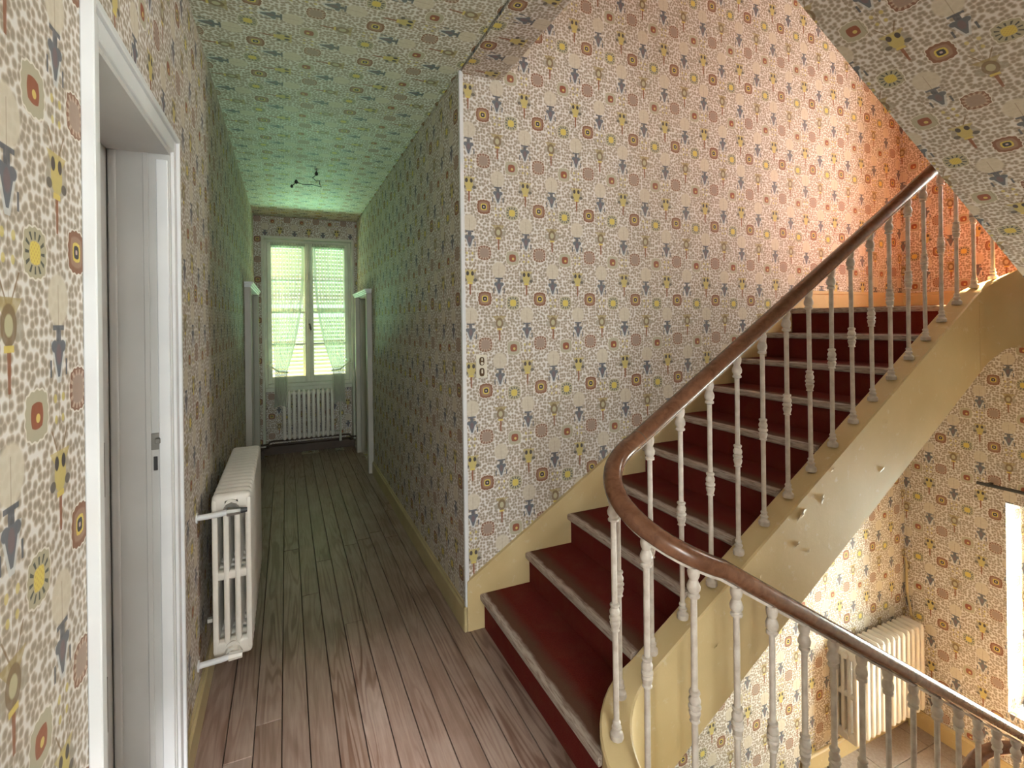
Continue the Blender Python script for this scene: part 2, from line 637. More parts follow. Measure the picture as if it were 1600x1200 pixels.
# ------------------------------------------------------------------ main dimensions
XL, XR = -0.32, 0.785          # corridor walls
YS = 2.337                      # papered wall beside the stairs
YE = 6.30                       # corridor end wall
XF = 4.365                      # far wall of the stairwell
CEIL = 2.72
YN = 0.12                       # near side of the stairwell
YB = -1.60                      # wall behind
SLAB = 3.12
TOP = 5.70
LOW = -1.62                     # lower half landing
HIGH = 1.565                    # upper half landing
PIT = -3.22                     # storey below

# ------------------------------------------------------------------ setting: walls
door_y0, door_y1, door_z = 1.155, 1.83, 2.03
d2a, d2b, d2z = 4.88, 6.06, 1.82
w = MB()
w.grid_wall('x', XL - 0.22, XL, [YB, door_y0, door_y1, d2a, d2b, YE + 0.3], [0 - 0.25, 0, door_z, d2z, SLAB],
            [(door_y0, door_y1, 0, door_z), (d2a, d2b, 0, d2z)])
w.done('wall_left', PAPER, uvf=uv_wall(0, 1.465 - CH / 2, 0.995 - CW), kind='structure')

d3a, d3b, d3z = 5.26, 6.08, 1.80
w = MB()
w.grid_wall('x', XR, XR + 0.30, [YS + 0.3, d3a, d3b, YE + 0.3], [-0.25, 0, d3z, SLAB], [(d3a, d3b, 0, d3z)])
w.done('wall_right', PAPER, uvf=uv_wall(0, 0.31, 0.06), kind='structure')

w = MB()
w.box(XR, XF + 0.3, YS, YS + 0.3, PIT, TOP)
w.done('wall_stairs', PAPER, uvf=uv_wall(0.978, 2.595 - 5 * CH, 0.5), kind='structure')

wx0, wx1, wz0, wz1 = -0.245, 0.745, 0.76, 2.50
w = MB()
w.grid_wall('y', YE, YE + 0.16, [XL, wx0, wx1, XR], [-0.25, 0.0, wz1, SLAB], [(wx0, wx1, 0.0, wz1)])
w.done('wall_end', PAPER, uvf=uv_wall(0.1, 0.25, 0.5), kind='structure')
w = MB()
w.box(wx0 - 0.1, wx1 + 0.1, YE + 0.16, YE + 0.34, -0.25, wz0)
w.done('wall_end_recess', PAPER, uvf=uv_wall(0.22, 0.05, 0.5), kind='structure')

lwin = (0.74, 1.73)
w = MB()
w.grid_wall('x', XF, XF + 0.40, [YN - 0.3, lwin[0], lwin[1], YS], [PIT, -1.15, 0.25, 2.02, 3.42, TOP],
            [(lwin[0], lwin[1], -1.15, 0.25), (lwin[0], lwin[1], 2.02, 3.42)])
w.done('wall_far', PAPER, uvf=uv_wall(0, 0.22, 2.016), kind='structure')

w = MB()
w.box(1.0, XF, YN - 0.3, YN, PIT, TOP)
w.done('wall_near', PAPER, uvf=uv_wall(0.4, 0.2, 0.3), kind='structure')
w = MB()
w.grid_wall('y', YB - 0.3, YB, [XL - 0.22, -0.28, 0.55, 1.0, 1.3], [PIT, 0.60, 2.45, TOP], [(-0.28, 0.55, 0.60, 2.45)])
w.done('wall_back', PAPER, uvf=uv_wall(0.4, 0.2, 0.3), kind='structure')
w = MB()
w.box(1.0, 1.3, YB, YN - 0.3, PIT, TOP)
w.done('wall_landing_side', PAPER, uvf=uv_wall(0.4, 0.2, 0.3), kind='structure')
# storey above and storey below close the stairwell
w = MB()
w.box(XL - 0.22, XL, YB, YS + 0.3, SLAB, TOP)
w.done('wall_upper_left', PAPER, uvf=uv_wall(0.4, 0.2, 0.3), kind='structure')
w = MB()
w.box(XL, XR, YS, YS + 0.3, SLAB, TOP)
w.done('wall_upper_stairs', PAPER, uvf=uv_wall(0.978, 2.595 - 5 * CH, 0.5), kind='structure')
w = MB()
w.grid_wall('z', TOP, TOP + 0.2, [XL - 0.22, 0.8, 2.4, XF + 0.4], [YB - 0.3, -1.0, -0.1, YS + 0.3], [(0.8, 2.4, -1.0, -0.1)])
w.done('ceiling_upper', PLASTER, kind='structure')
w = MB()
w.box(XL - 0.22, XF + 0.4, YB - 0.3, YS + 0.3, PIT - 0.2, PIT)
w.done('floor_lower_storey', TILE, kind='structure')
w = MB()
w.box(XL - 0.22, XL, YB, YS + 0.3, PIT, -0.25)
w.done('wall_lower_left', PAPER, uvf=uv_wall(0.4, 0.2, 0.3), kind='structure')
w = MB()
w.box(XL, XR, YS, YS + 0.3, PIT, -0.25)
w.done('wall_lower_stairs', PAPER, uvf=uv_wall(0.978, 0.2, 0.3), kind='structure')

# ------------------------------------------------------------------ ceiling
w = MB()
w.box(XL, XR - 0.004, YB, YE, CEIL, SLAB)
ceil_uv = lambda co, n: (co.y - 2.194, co.x - 0.418)
w.done('ceiling', PAPER, uvf=ceil_uv, kind='structure')
w = MB()
w.prism([(XR + 0.004, 1.06), (1.0, 1.10), (1.0, YS), (XR + 0.004, YS)], 'z', CEIL - 0.006, SLAB)
w.done('beam_stairwell_edge', PAPER, uvf=lambda co, n: (co.y - 2.194 + 0.06, co.x - 0.418 - 0.02) if abs(n.z) > .5 else (co.y, co.z), kind='structure')
w = MB()
w.box(XR - 0.004, 1.185, YB, 1.08, CEIL, SLAB)
w.done('ceiling_landing_side', PAPER, uvf=ceil_uv, kind='structure')

# ------------------------------------------------------------------ floor of single boards
w = MB()
w.box(XL - 0.22, XR + 0.30, YS, YE + 0.34, -0.25, -0.024)
w.box(XL - 0.22, 0.90, YB, YS, -0.25, -0.024)
w.box(0.90, 1.20, YB, 1.04, -0.25, -0.024)
sub = w.done('floor', SUBFLOOR, kind='structure')
PW = 0.0920
x = 0.061 - PW * 5
k = 0
while x < 1.2:
    x0, x1 = max(x, XL - 0.02), x + PW
    far = YE + 0.16 if x0 < XR - 0.02 else YS
    mid = (x0 + x1) / 2
    well = None
    if x1 > 0.87:
        hw = math.sqrt(max(0.0, 0.19 ** 2 - max(0.0, 1.09 - mid) ** 2))
        far = 1.225 - hw
        if x0 < 0.90: well = (1.225 + hw, YS)
    runs = []
    y = YB
    cut = random.uniform(0.3, 1.5)
    # the board joints seen near the radiator
    if k == 2: cuts = [1.98, 4.6]
    elif k == 1: cuts = [0.9, 2.95, 5.2]
    elif k == 3: cuts = [2.12, 5.0]
    else: cuts = [cut, cut + random.uniform(2.2, 3.4)]
    prev = YB
    for c_ in cuts + [far]:
        c_ = min(c_, far)
        if c_ - prev > 0.15:
            b = MB()
            b.box(x0 + 0.0016, min(x1, 1.205) - 0.0016, prev + 0.001, c_ - 0.001, -0.024, random.uniform(-0.0012, 0.0008), 0.0012, 1)
            b.done('floor_board', PLANK, sub, loc=((x0 + x1) / 2, prev, -0.012))
            prev = c_
    if well:
        b = MB()
        b.box(x0 + 0.0016, x1 - 0.0016, well[0], well[1], -0.024, 0, 0.0012, 1)
        b.done('floor_board', PLANK, sub, loc=((x0 + x1) / 2, well[0], -0.012))
    x += PW
    k += 1

# ------------------------------------------------------------------ baseboards and trims
BH = 0.125
def base(name, x0, x1, y0, y1, side, mat=CREAM, h=BH, z0=0.0):
    b = MB()
    t, lip = 0.016, 0.008
    if side == '+x':
        b.prism([(x0, z0), (x0 + t, z0), (x0 + t, z0 + h - 0.02), (x0 + lip, z0 + h - 0.012), (x0 + lip, z0 + h), (x0, z0 + h)], 'y', y0, y1)
    elif side == '-x':
        b.prism([(x1, z0), (x1 - t, z0), (x1 - t, z0 + h - 0.02), (x1 - lip, z0 + h - 0.012), (x1 - lip, z0 + h), (x1, z0 + h)], 'y', y0, y1)
    elif side == '-y':
        b.prism([(y1, z0), (y1 - t, z0), (y1 - t, z0 + h - 0.02), (y1 - lip, z0 + h - 0.012), (y1 - lip, z0 + h), (y1, z0 + h)], 'x', x0, x1)
    return b.done(name, mat, kind='structure')

base('baseboard_left', XL, 0, door_y1 + 0.065, d2a - 0.07, '+x')
base('baseboard_left_near', XL, 0, YB, door_y0 - 0.065, '+x')
base('baseboard_right', 0, XR, YS + 0.0, d3a - 0.075, '-x')
base('baseboard_end', wx0 - 0.02, wx1 + 0.02, 0, YE + 0.16, '-y', BROWNWOOD, 0.11)
base('baseboard_end_left', XL, wx0, 0, YE, '-y', BROWNWOOD, 0.11)
base('baseboard_lower_landing_far', 0, XF, YN, YS - 0.016, '-x', YELLOW, 0.13, LOW)
base('baseboard_lower_landing_stairs', 3.15, XF - 0.016, 0, YS, '-y', YELLOW, 0.13, LOW)
base('baseboard_upper_landing_far', 0, XF, YN, YS - 0.02, '-x', YELLOW, 0.115, HIGH)
b = MB()
b.box(XR - 0.008, XR + 0.012, YS - 0.012, YS + 0.008, 0.115, CEIL, 0.003, 1)
b.done('trim_corner', WHITE, kind='structure')
b = MB()
b.box(XR - 0.016, XR, YS - 0.016, YS + 0.002, 0, BH - 0.004, 0.003, 1)
b.done('trim_corner_foot', CREAM, kind='structure')

# ------------------------------------------------------------------ half landings
b = MB()
b.box(3.42, XF, YN, YS, LOW - 0.22, LOW - 0.012)
ll = b.done('floor_lower_landing', PAPER, uvf=uv_wall(), kind='structure')
random.seed(3)
ty = YN
while ty < YS - 0.01:
    tx = 3.42 - 0.2
    while tx < XF:
        a0, a1 = max(tx, 3.42), min(tx + 0.5, XF)
        if a1 - a0 > 0.02:
            t = MB()
            t.box(a0 + .002, a1 - .002, ty + .002, min(ty + 0.5, YS) - .002, LOW - 0.012, LOW, 0.002, 1)
            t.done('floor_tile', TILE, ll)
        tx += 0.5
    ty += 0.5
b = MB()
b.box(3.34, XF, YN, YS, HIGH - 0.20, HIGH - 0.01)
b.done('floor_upper_landing', YELLOW, kind='structure')
b = MB()
b.box(3.34, XF - 0.016, YN, YS - 0.016, HIGH - 0.01, HIGH)
b.done('floor_upper_landing_carpet', CARPET_BOUNCE, uvf=lambda co, n: (co.y, 0.3), kind='structure')

# ------------------------------------------------------------------ stairs
GO, RI = 0.2475, 0.1545
CX, CY, RR, X2 = 1.09, 1.225, 0.185, 3.20     # well: near and far centre, rail radius
def nose(xx): return 0.17 + 0.6242 * (xx - 0.85)
Z_A = nose(CX) - 0.02           # string top where the rising flight leaves the curve
Z_B = Z_A - 0.275               # and where the falling flight starts
SL = 0.632
Z_C = Z_B - SL * (X2 - CX)      # falling flight reaches the lower curve
Z_D = Z_C - 0.275
Z_U = nose(X2) - 0.02
Z_V = Z_U + 0.275

def path_curve(cx, a0, a1, z0, z1, n=20):
    out = []
    for k in range(n + 1):
        a = R(a0 + (a1 - a0) * k / n)
        out.append((Vector((cx + RR * math.cos(a), CY + RR * math.sin(a), z0 + (z1 - z0) * k / n)),
                    Vector((math.cos(a), math.sin(a), 0))))
    return out

def path_line(x0, x1, y, z0, z1, side, n=12):
    return [(Vector((x0 + (x1 - x0) * k / n, y, z0 + (z1 - z0) * k / n)), Vector((0, side, 0))) for k in range(n + 1)]

P_up = path_line(X2 - 0.002, CX, CY + RR, Z_U, Z_A, 1)
P_c1 = path_curve(CX, 90, 270, Z_A, Z_B)
P_dn = path_line(CX + 0.002, X2, CY - RR, Z_B, Z_C, -1)
P_c2 = path_curve(X2, -90, 90, Z_C, Z_D)
P_lo = path_line(X2 - 0.002, CX, CY + RR, Z_D, Z_D - SL * (X2 - CX), 1)
P_c3 = path_curve(X2, 90, -90, Z_U, Z_V)
P_re = path_line(X2, 1.20, CY - RR, Z_V, Z_V + SL * (X2 - 1.20), -1)

def frames(path):
    return [(p, s, Vector((0, 0, 1))) for p, s in path]

def join(*ps):
    out = list(ps[0])
    for p in ps[1:]:
        out += p[1:]
    return out

SH = 0.405
SPROF = [(-0.05, -SH), (0.05, -SH), (0.05, -0.006), (0.044, 0), (-0.044, 0), (-0.05, -0.006)]

def string(root, path, bottom):
    m = MB()
    rings = []
    for (p, sd), zb in zip(path, bottom):
        rings.append([m.bm.verts.new((p.x + sd.x * a, p.y + sd.y * a, z)) for a, z in
                      ((-0.05, zb), (0.05, zb), (0.05, p.z - 0.006), (0.044, p.z), (-0.044, p.z), (-0.05, p.z - 0.006))])
    for A, B in zip(rings, rings[1:]):
        for k in range(6):
            m.bm.faces.new((A[k], A[(k + 1) % 6], B[(k + 1) % 6], B[k]))
    m.bm.faces.new(rings[0][::-1]); m.bm.faces.new(rings[-1])
    return m.done('string', YELLOW, root, smooth=35)

def tread_mesh(poly, z, uvnose):
    """poly: front wall corner, front string corner, back string corner, back wall corner"""
    m = MB()
    return m

def flight(root, xs, zs, y_wall, y_str, sgn, skew, last_x, own_first=False):
    """xs = nosing positions along X, rising in direction sgn; zs tread heights"""
    n = len(xs)
    ty = 1 if y_str < y_wall else -1
    for i in range(n):
        xw, z = xs[i], zs[i]
        xq = xw + sgn * skew(i)
        xb = xs[i + 1] if i + 1 < n else last_x
        xbq = xb + sgn * (skew(i + 1) if i + 1 < n else skew(i))
        back = 0.035 * sgn
        T = 0.032
        # rounded nosing section swept from wall to string
        prof = [(0.006, 0), (0.0, -0.006), (0.0, -T + 0.008), (0.006, -T)]
        m = MB()
        sect_w = [(xw + sgn * a, z + b) for a, b in prof]
        sect_s = [(xq + sgn * a, z + b) for a, b in prof]
        top_w, top_s = (xb + back, z), (xbq + back, z)
        bot_w, bot_s = (xb + back, z - T), (xbq + back, z - T)
        A = [top_w] + sect_w + [bot_w]
        B = [top_s] + sect_s + [bot_s]
        va = [m.bm.verts.new((q[0], y_wall, q[1])) for q in A]
        vb = [m.bm.verts.new((q[0], y_str, q[1])) for q in B]
        L = len(A)
        for k in range(L):
            m.bm.faces.new((va[k], va[(k + 1) % L], vb[(k + 1) % L], vb[k]))
        m.bm.faces.new(va[::-1])
        m.bm.faces.new(vb)
        def uvf(co, nn, xw=xw, xq=xq, yw=y_wall, ys=y_str, z=z):
            f = (co.y - yw) / (ys - yw)
            return (co.y, abs(co.x - (xw + (xq - xw) * f)) + max(0, z - co.z) * 0.2)
        if own_first and i == 0:
            m.bm.free()
        else:
            m.done('tread', CARPET, root, uvf=uvf)
        # riser set back under the nosing
        zb = (zs[i - 1] if i else zs[0] - (RI + 0.0155))
        m = MB()
        s = 0.022 * sgn
        r0 = [m.bm.verts.new((a, yy, zz)) for a, yy, zz in
              [(xw + s, y_wall, zb), (xq + s, y_str, zb), (xq + s, y_str, z - T), (xw + s, y_wall, z - T)]]
        r1 = [m.bm.verts.new((v.co.x + 0.012 * sgn, v.co.y, v.co.z)) for v in r0]
        m.bm.faces.new(r0); m.bm.faces.new(r1[::-1])
        for k in range(4):
            m.bm.faces.new((r0[k], r0[(k + 1) % 4], r1[(k + 1) % 4], r1[k]))
        m.done('riser', CARPET, root, uvf=lambda co, nn: (co.y, 0.5))

# rising flight along the papered wall
up = empty('staircase', (0.85, 1.9, 0), 'flight of red carpeted steps rising along the flowered wall, with thick yellow string', 'staircase')
xs = [0.85 + GO * i for i in range(10)]
zs = [0.17 + RI * i for i in range(10)]
sk = [0, 0, 0, 0, 0, 0, 0.01, 0.04, 0.10, 0.17]
flight(up, xs, zs, YS - 0.017, CY + RR + 0.0515, 1, lambda i: sk[i], 3.32, own_first=True)
m = MB()
m.sweep(frames(join(P_up, P_c1)), SPROF)
m.done('string', YELLOW, up, smooth=35)
# the first step runs on to meet the curved end of the string
def ring(a, r): return (CX + r * math.cos(R(a)), CY + r * math.sin(R(a)))
m = MB()
m.prism([(0.850, YS - 0.017), (0.850, 1.30)] + [ring(a, 0.20) for a in range(154, 94, -6)] + [(1.1325, CY + RR + 0.0515), (1.1325, YS - 0.017)], 'z', 0.138, 0.170)
fe = [e for e in m.bm.edges if all(v.co.x < 0.8505 for v in e.verts) and abs(e.verts[0].co.y - e.verts[1].co.y) > 0.1]
bmesh.ops.bevel(m.bm, geom=fe, offset=0.007, segments=2, profile=0.5, affect='EDGES')
m.done('tread', CARPET, up, uvf=lambda co, n: (co.y, max(0, co.x - 0.85) + max(0, 0.170 - co.z) * 0.2))
m = MB()
m.box(0.873, 0.884, 1.29, CY + RR + 0.0515, 0.0005, 0.139)
m.done('riser_end', CARPET, up, uvf=lambda co, n: (co.y, 0.5))
# papered underside
m = MB()
pz = lambda xx: nose(xx) - SH + 0.03
m.prism([(1.0, pz(1.0)), (X2 + 0.15, pz(X2 + 0.15)), (X2 + 0.15, pz(X2 + 0.15) + 0.03), (1.0, pz(1.0) + 0.03)], 'y', CY + RR + 0.052, YS - 0.001)
m.done('soffit', PAPER, up, uvf=lambda co, n: (co.y, co.x))
# skirting board against the wall
def skirt(root, pts, depth, y0, y1):
    m = MB()
    poly = pts + [(q[0], q[1] - depth) for q in pts[::-1]]
    m.prism(poly, 'y', y0, y1)
    o = m.done('skirting_board', YELLOW, root)
    m = MB()
    poly = [(q[0], q[1] + 0.003) for q in pts] + [(q[0], q[1] - 0.016) for q in pts[::-1]]
    m.prism(poly, 'y', y0 - 0.007, y1)
    m.done('skirting_lip', YELLOW, root)
k1 = (3.06, nose(3.06) + 0.092)
m = MB()
pts = [(XR + 0.0, nose(XR) + 0.112), (2.9, nose(2.9) + 0.098), (3.0, nose(3.0) + 0.088), (3.12, HIGH + 0.128), (3.3, HIGH + 0.118), (XF, HIGH + 0.115)]
poly = [(XR + 0.001, pts[0][1])] + pts[1:-1] + [(XF - 0.001, pts[-1][1]), (XF - 0.001, HIGH + 0.001), (3.10, HIGH + 0.001), (3.10, HIGH - 0.2), (1.0, 0.001), (XR + 0.001, 0.001)]
m.prism(poly, 'y', YS - 0.016, YS - 0.0006)
m.done('skirting_board', YELLOW, up)
m = MB()
pts[0], pts[-1] = (XR + 0.001, pts[0][1]), (XF - 0.001, pts[-1][1])
poly = [(q[0], q[1] + 0.002) for q in pts] + [(q[0], q[1] - 0.018) for q in pts[::-1]]
m.prism(poly, 'y', YS - 0.023, YS - 0.0161)
m.done('skirting_lip', YELLOW, up)

# falling flight on the near side of the well
dn = empty('descending_staircase', (1.2, 0.6, 0), 'yellow string of the steps going down below the near handrail', 'staircase')
n = 10
xs = [1.205 + 0.246 * (n - i) for i in range(n)]
zs = [LOW + 0.162 * (i + 1) for i in range(n)]
zs = zs[:9]
xs = xs[:9]
flight(dn, xs, zs, YN + 0.001, CY - RR - 0.0515, -1, lambda i: 0, 1.205)
m = MB()
m.sweep(frames(join(P_dn, P_c2)), SPROF)
m.done('string', YELLOW, dn, smooth=35)
m = MB()
q = lambda xx: Z_B - SL * (xx - CX) - SH + 0.03
m.prism([(1.25, q(1.25)), (3.5, q(3.5)), (3.5, q(3.5) + 0.03), (1.25, q(1.25) + 0.03)], 'y', YN + 0.001, CY - RR - 0.052)
m.done('soffit', PAPER, dn, uvf=lambda co, n: (co.y, co.x))

# return flight overhead: its papered underside fills the upper right
re = empty('overhead_staircase', (3.3, 0.6, HIGH), 'flight overhead on the right, seen only as its flower-papered sloping underside', 'staircase')
sof = lambda xx: 2.522 - 0.5925 * (xx - 1.51)
m = MB()
m.prism([(1.187, sof(1.187)), (3.335, sof(3.335)), (3.335, sof(3.335) + 0.05), (1.187, sof(1.187) + 0.05)], 'y', YN + 0.001, 1.10)
ca = math.cos(math.atan(0.5925))
m.done('soffit', PAPER, re, uvf=lambda co, n: (-(co.y - 0.80), -(co.x - 1.80) / ca))
Pq = join(P_c3, P_re)
bot = []
for k, (p, sd) in enumerate(Pq):
    if k <= 20:
        a = 90 - 9 * k
        zb = min(Z_U - SH + (90 - a) / 60 * 0.13, 1.338)
        if a < -20: zb = 1.338 + (-20 - a) / 70 * (sof(X2) + 0.012 - 1.338)
    else:
        zb = sof(p.x) + 0.012
    bot.append(zb)
string(re, Pq, bot)
xs = [3.38 - 0.24 * i for i in range(9)]
zs = [HIGH + 0.155 * (i + 1) for i in range(9)]
flight(re, xs, zs, YN + 0.001, CY - RR - 0.0515, -1, lambda i: 0, 1.25)

# flight under the rising one, down to the storey below
lo = empty('lower_staircase', (3.3, 1.9, LOW), 'yellow string curving down from the half landing at bottom right', 'staircase')
m = MB()
m.sweep(frames(P_lo), SPROF)
m.done('string', YELLOW, lo, smooth=35)
xs = [1.1 + 0.25 * i for i in range(9)]
zs = [PIT + 0.16 * (i + 1) for i in range(9)]
flight(lo, xs, zs, YS - 0.016, CY + RR + 0.0515, 1, lambda i: 0, 3.42)

# ------------------------------------------------------------------ balustrade
bal = empty('balustrade', (CX - RR, CY, 0), 'continuous stair railing of whitish iron balusters under a polished brown wooden handrail', 'railing')
HR = 0.785
allp = join(P_lo[::-1], P_c2[::-1], P_dn[::-1], P_c1[::-1], P_up[::-1], P_c3, P_re)
fr = []
pts = [p for p, s in allp]
for i, (p, s) in enumerate(allp):
    t = (pts[min(i + 1, len(pts) - 1)] - pts[max(i - 1, 0)]).normalized()
    side = Vector((-t.y, t.x, 0)).normalized()
    upv = side.cross(t).normalized() * -1
    if upv.z < 0: upv = -upv
    fr.append((p + Vector((0, 0, HR)), side, upv))
prof = []
for k in range(16):
    a = 2 * math.pi * k / 16
    sx, sy = math.cos(a), math.sin(a)
    prof.append((0.030 * math.copysign(abs(sx) ** 0.8, sx), 0.025 * math.copysign(abs(sy) ** 0.8, sy)))
m = MB()
m.sweep(fr, prof)
m.done('handrail', RAIL, bal, smooth=50)
m = MB()
m.sweep(fr, [(-0.010, -0.031), (0.010, -0.031), (0.010, -0.0235), (-0.010, -0.0235)])
m.done('rail_bar', IRON, bal)
# the joint in the handrail where the bend begins
m = MB()
pj = Vector((CX + 0.02, CY + RR, Z_A + 0.02 * 0.62 + HR))
tj = Vector((1, 0, 0.624)).normalized()
sj = Vector((0, 1, 0)); uj = tj.cross(sj) * -1
if uj.z < 0: uj = -uj
m.sweep([(pj - tj * 0.0015, sj, uj), (pj + tj * 0.0015, sj, uj)], [(a * 1.012, b_ * 1.012) for a, b_ in prof])
m.done('rail_joint', BROWNWOOD, bal)

BHT = HR - 0.028
R0 = 0.0088
shaft = [(R0, 0.0), (R0, BHT)]
foot_p = [(0.020, 0), (0.0215, 0.004), (0.0205, 0.017), (0.0165, 0.020), (0.0125, 0.026), (0.0120, 0.030), (0.0155, 0.032), (0.0155, 0.037), (0.0115, 0.040), (0.0105, 0.046), (0.0130, 0.049), (0.0125, 0.053), (R0, 0.058)]
def col_p(z, sc=1.0):
    return [(r_, z + h * sc) for r_, h in
            [(R0, -0.042), (0.0145, -0.039), (0.0115, -0.033), (0.0150, -0.022), (0.0165, -0.014), (0.0125, -0.008), (0.0175, -0.003), (0.0175, 0.003),
             (0.0125, 0.008), (0.0160, 0.013), (0.0165, 0.021), (0.0115, 0.032), (0.0150, 0.037), (0.0150, 0.042), (R0, 0.046)]]
top_p = [(R0, -0.085), (0.0165, -0.081), (0.0165, -0.075), (0.0120, -0.070), (0.0175, -0.062), (0.0185, -0.052), (0.0150, -0.042), (0.0115, -0.034),
         (0.0155, -0.024), (0.0170, -0.012), (0.0140, -0.002), (0.0140, 0.0)]
def baluster_proto():
    o = MB().lathe(shaft, 10).done('baluster', IRON, smooth=50)
    f = MB().lathe(foot_p, 10).done('foot', IRON, o, smooth=38)
    c = MB().lathe(col_p(0.375), 10).done('collar', IRON, o, smooth=38)
    t = MB().lathe([(r_, h + BHT) for r_, h in top_p], 10).done('capital', IRON, o, smooth=38)
    return o
proto = baluster_proto()
spots = []
for k in range(15):
    xx = 1.150 + 0.1395 * k
    spots.append((xx, CY + RR, nose(xx) - 0.02))
for a in (121, 155, 203, 243):
    t = R(a)
    spots.append((CX + RR * math.cos(t), CY + RR * math.sin(t), Z_A + (a - 90) / 180 * (Z_B - Z_A)))
for k in range(15):
    xx = 1.143 + 0.1395 * k
    spots.append((xx, CY - RR, Z_B - SL * (xx - CX)))
for a in (-72, -30, 12, 54):
    t = R(a)
    spots.append((X2 + RR * math.cos(t), CY + RR * math.sin(t), Z_C + (a + 90) / 180 * (Z_D - Z_C)))
for k in range(4):
    xx = X2 - 0.02 - 0.139 * k
    spots.append((xx, CY + RR, Z_D - SL * (X2 - xx)))
for a in (74, 46, 12, -30, -70):
    t = R(a)
    spots.append((X2 + RR * math.cos(t), CY + RR * math.sin(t), Z_U + (90 - a) / 180 * (Z_V - Z_U)))
for k in range(6):
    xx = X2 - 0.03 - 0.139 * k
    spots.append((xx, CY - RR, Z_V + SL * (X2 - xx)))
kids = list(proto.children)
for i, sp_ in enumerate(spots):
    if i == 0:
        o = proto
    else:
        o = proto.copy()
        COL.objects.link(o)
        for ch in kids:
            c = ch.copy()
            COL.objects.link(c)
            c.parent = o
    rot = random.uniform(0, 6.28)
    o.parent = bal
    o.matrix_parent_inverse = world_of(bal).inverted()
    o.location = (sp_[0], sp_[1], sp_[2] + 0.0012)
    o.rotation_euler = (random.uniform(-.004, .004), random.uniform(-.004, .004), rot)

# ------------------------------------------------------------------ windows
def window(name, axis, u0, u1, z0, z1, plane, inward, panes=4, mat=FRAME, mid=None, handle=True):
    """casement pair. axis 'y': lies in an XZ plane at y=plane, room on the -y side; 'x': in a YZ plane, room on the -x side"""
    root = empty(name, ((u0 + u1) / 2, plane, z0) if axis == 'y' else (plane, (u0 + u1) / 2, z0), kind='structure')
    def bx(mb, a0, a1, d0, d1, c0, c1, bev=0.004):
        if axis == 'y':
            return mb.box(a0, a1, plane + d0 * inward, plane + d1 * inward, c0, c1, bev, 1) if inward > 0 else mb.box(a0, a1, plane - d1, plane - d0, c0, c1, bev, 1)
        return mb.box(plane + d0, plane + d1, a0, a1, c0, c1, bev, 1) if inward > 0 else mb.box(plane - d1, plane - d0, a0, a1, c0, c1, bev, 1)
    ff = 0.052
    f = MB()
    bx(f, u0, u0 + ff, 0, 0.06, z0, z1); bx(f, u1 - ff, u1, 0, 0.06, z0, z1)
    bx(f, u0 + ff, u1 - ff, 0, 0.06, z1 - 0.05, z1); bx(f, u0 + ff, u1 - ff, -0.03, 0.06, z0, z0 + 0.04)
    f.done('frame', mat, root)
    um = (u0 + u1) / 2
    st = 0.045
    for a0, a1 in ((u0 + ff, um - 0.001), (um + 0.001, u1 - ff)):
        c0, c1 = z0 + 0.042, z1 - 0.052
        s = MB()
        bx(s, a0, a0 + st, -0.012, 0.035, c0, c1); bx(s, a1 - st, a1, -0.012, 0.035, c0, c1)
        bx(s, a0 + st, a1 - st, -0.012, 0.035, c0, c0 + 0.075); bx(s, a0 + st, a1 - st, -0.012, 0.035, c1 - 0.065, c1)
        cas = s.done('casement', mat, root)
        g0, g1 = c0 + 0.075, c1 - 0.065
        for k in range(panes):
            p0, p1 = g0 + (g1 - g0) * k / panes, g0 + (g1 - g0) * (k + 1) / panes
            p = MB()
            bx(p, a0 + st - 0.004, a1 - st + 0.004, 0.012, 0.015, p0 + 0.004, p1 - 0.004, 0)
            p.done('pane', GLASS, cas)
            if k:
                p = MB()
                bx(p, a0 + st - 0.003, a1 - st + 0.003, -0.004, 0.03, p0 - 0.010, p0 + 0.010, 0.003)
                p.done('glazing_bar', mat, cas)
    # cover strip with espagnolette rod
    s = MB()
    bx(s, um - 0.026, um + 0.026, -0.026, -0.012, z0 + 0.045, z1 - 0.055)
    s.done('meeting_strip', mat, root)
    s = MB()
    if axis == 'y':
        s.cyl((um, plane - 0.036, z0 + 0.06), (um, plane - 0.036, z1 - 0.07), 0.0065, n=8)
    else:
        s.cyl((plane - 0.036, um, z0 + 0.06), (plane - 0.036, um, z1 - 0.07), 0.0065, n=8)
    rod = s.done('espagnolette_rod', mat, root, smooth=True)
    for zz, hh in (((z0 + z1) / 2 + 0.42, 0.05), ((z0 + z1) / 2 - 0.14, 0.06)):
        s = MB()
        bx(s, um - 0.020, um + 0.020, -0.046, -0.0265, zz - hh, zz + hh, 0.008)
        s.done('rod_keeper', mat, rod)
    s = MB()
    hz = (z0 + z1) / 2 - 0.14
    if axis == 'y':
        s.tube([(um, plane - 0.046, hz), (um, plane - 0.066, hz), (um + 0.008, plane - 0.075, hz - 0.03), (um + 0.012, plane - 0.072, hz - 0.07)], 0.011, 8)
    else:
        s.tube([(plane - 0.046, um, hz), (plane - 0.066, um, hz), (plane - 0.075, um + 0.008, hz - 0.03), (plane - 0.072, um + 0.012, hz - 0.07)], 0.011, 8)
    s.done('handle', DARK, rod, smooth=True)
    return root

win = window('window_1', 'y', wx0, wx1, wz0 + 0.02, wz1, YE + 0.10, 1)
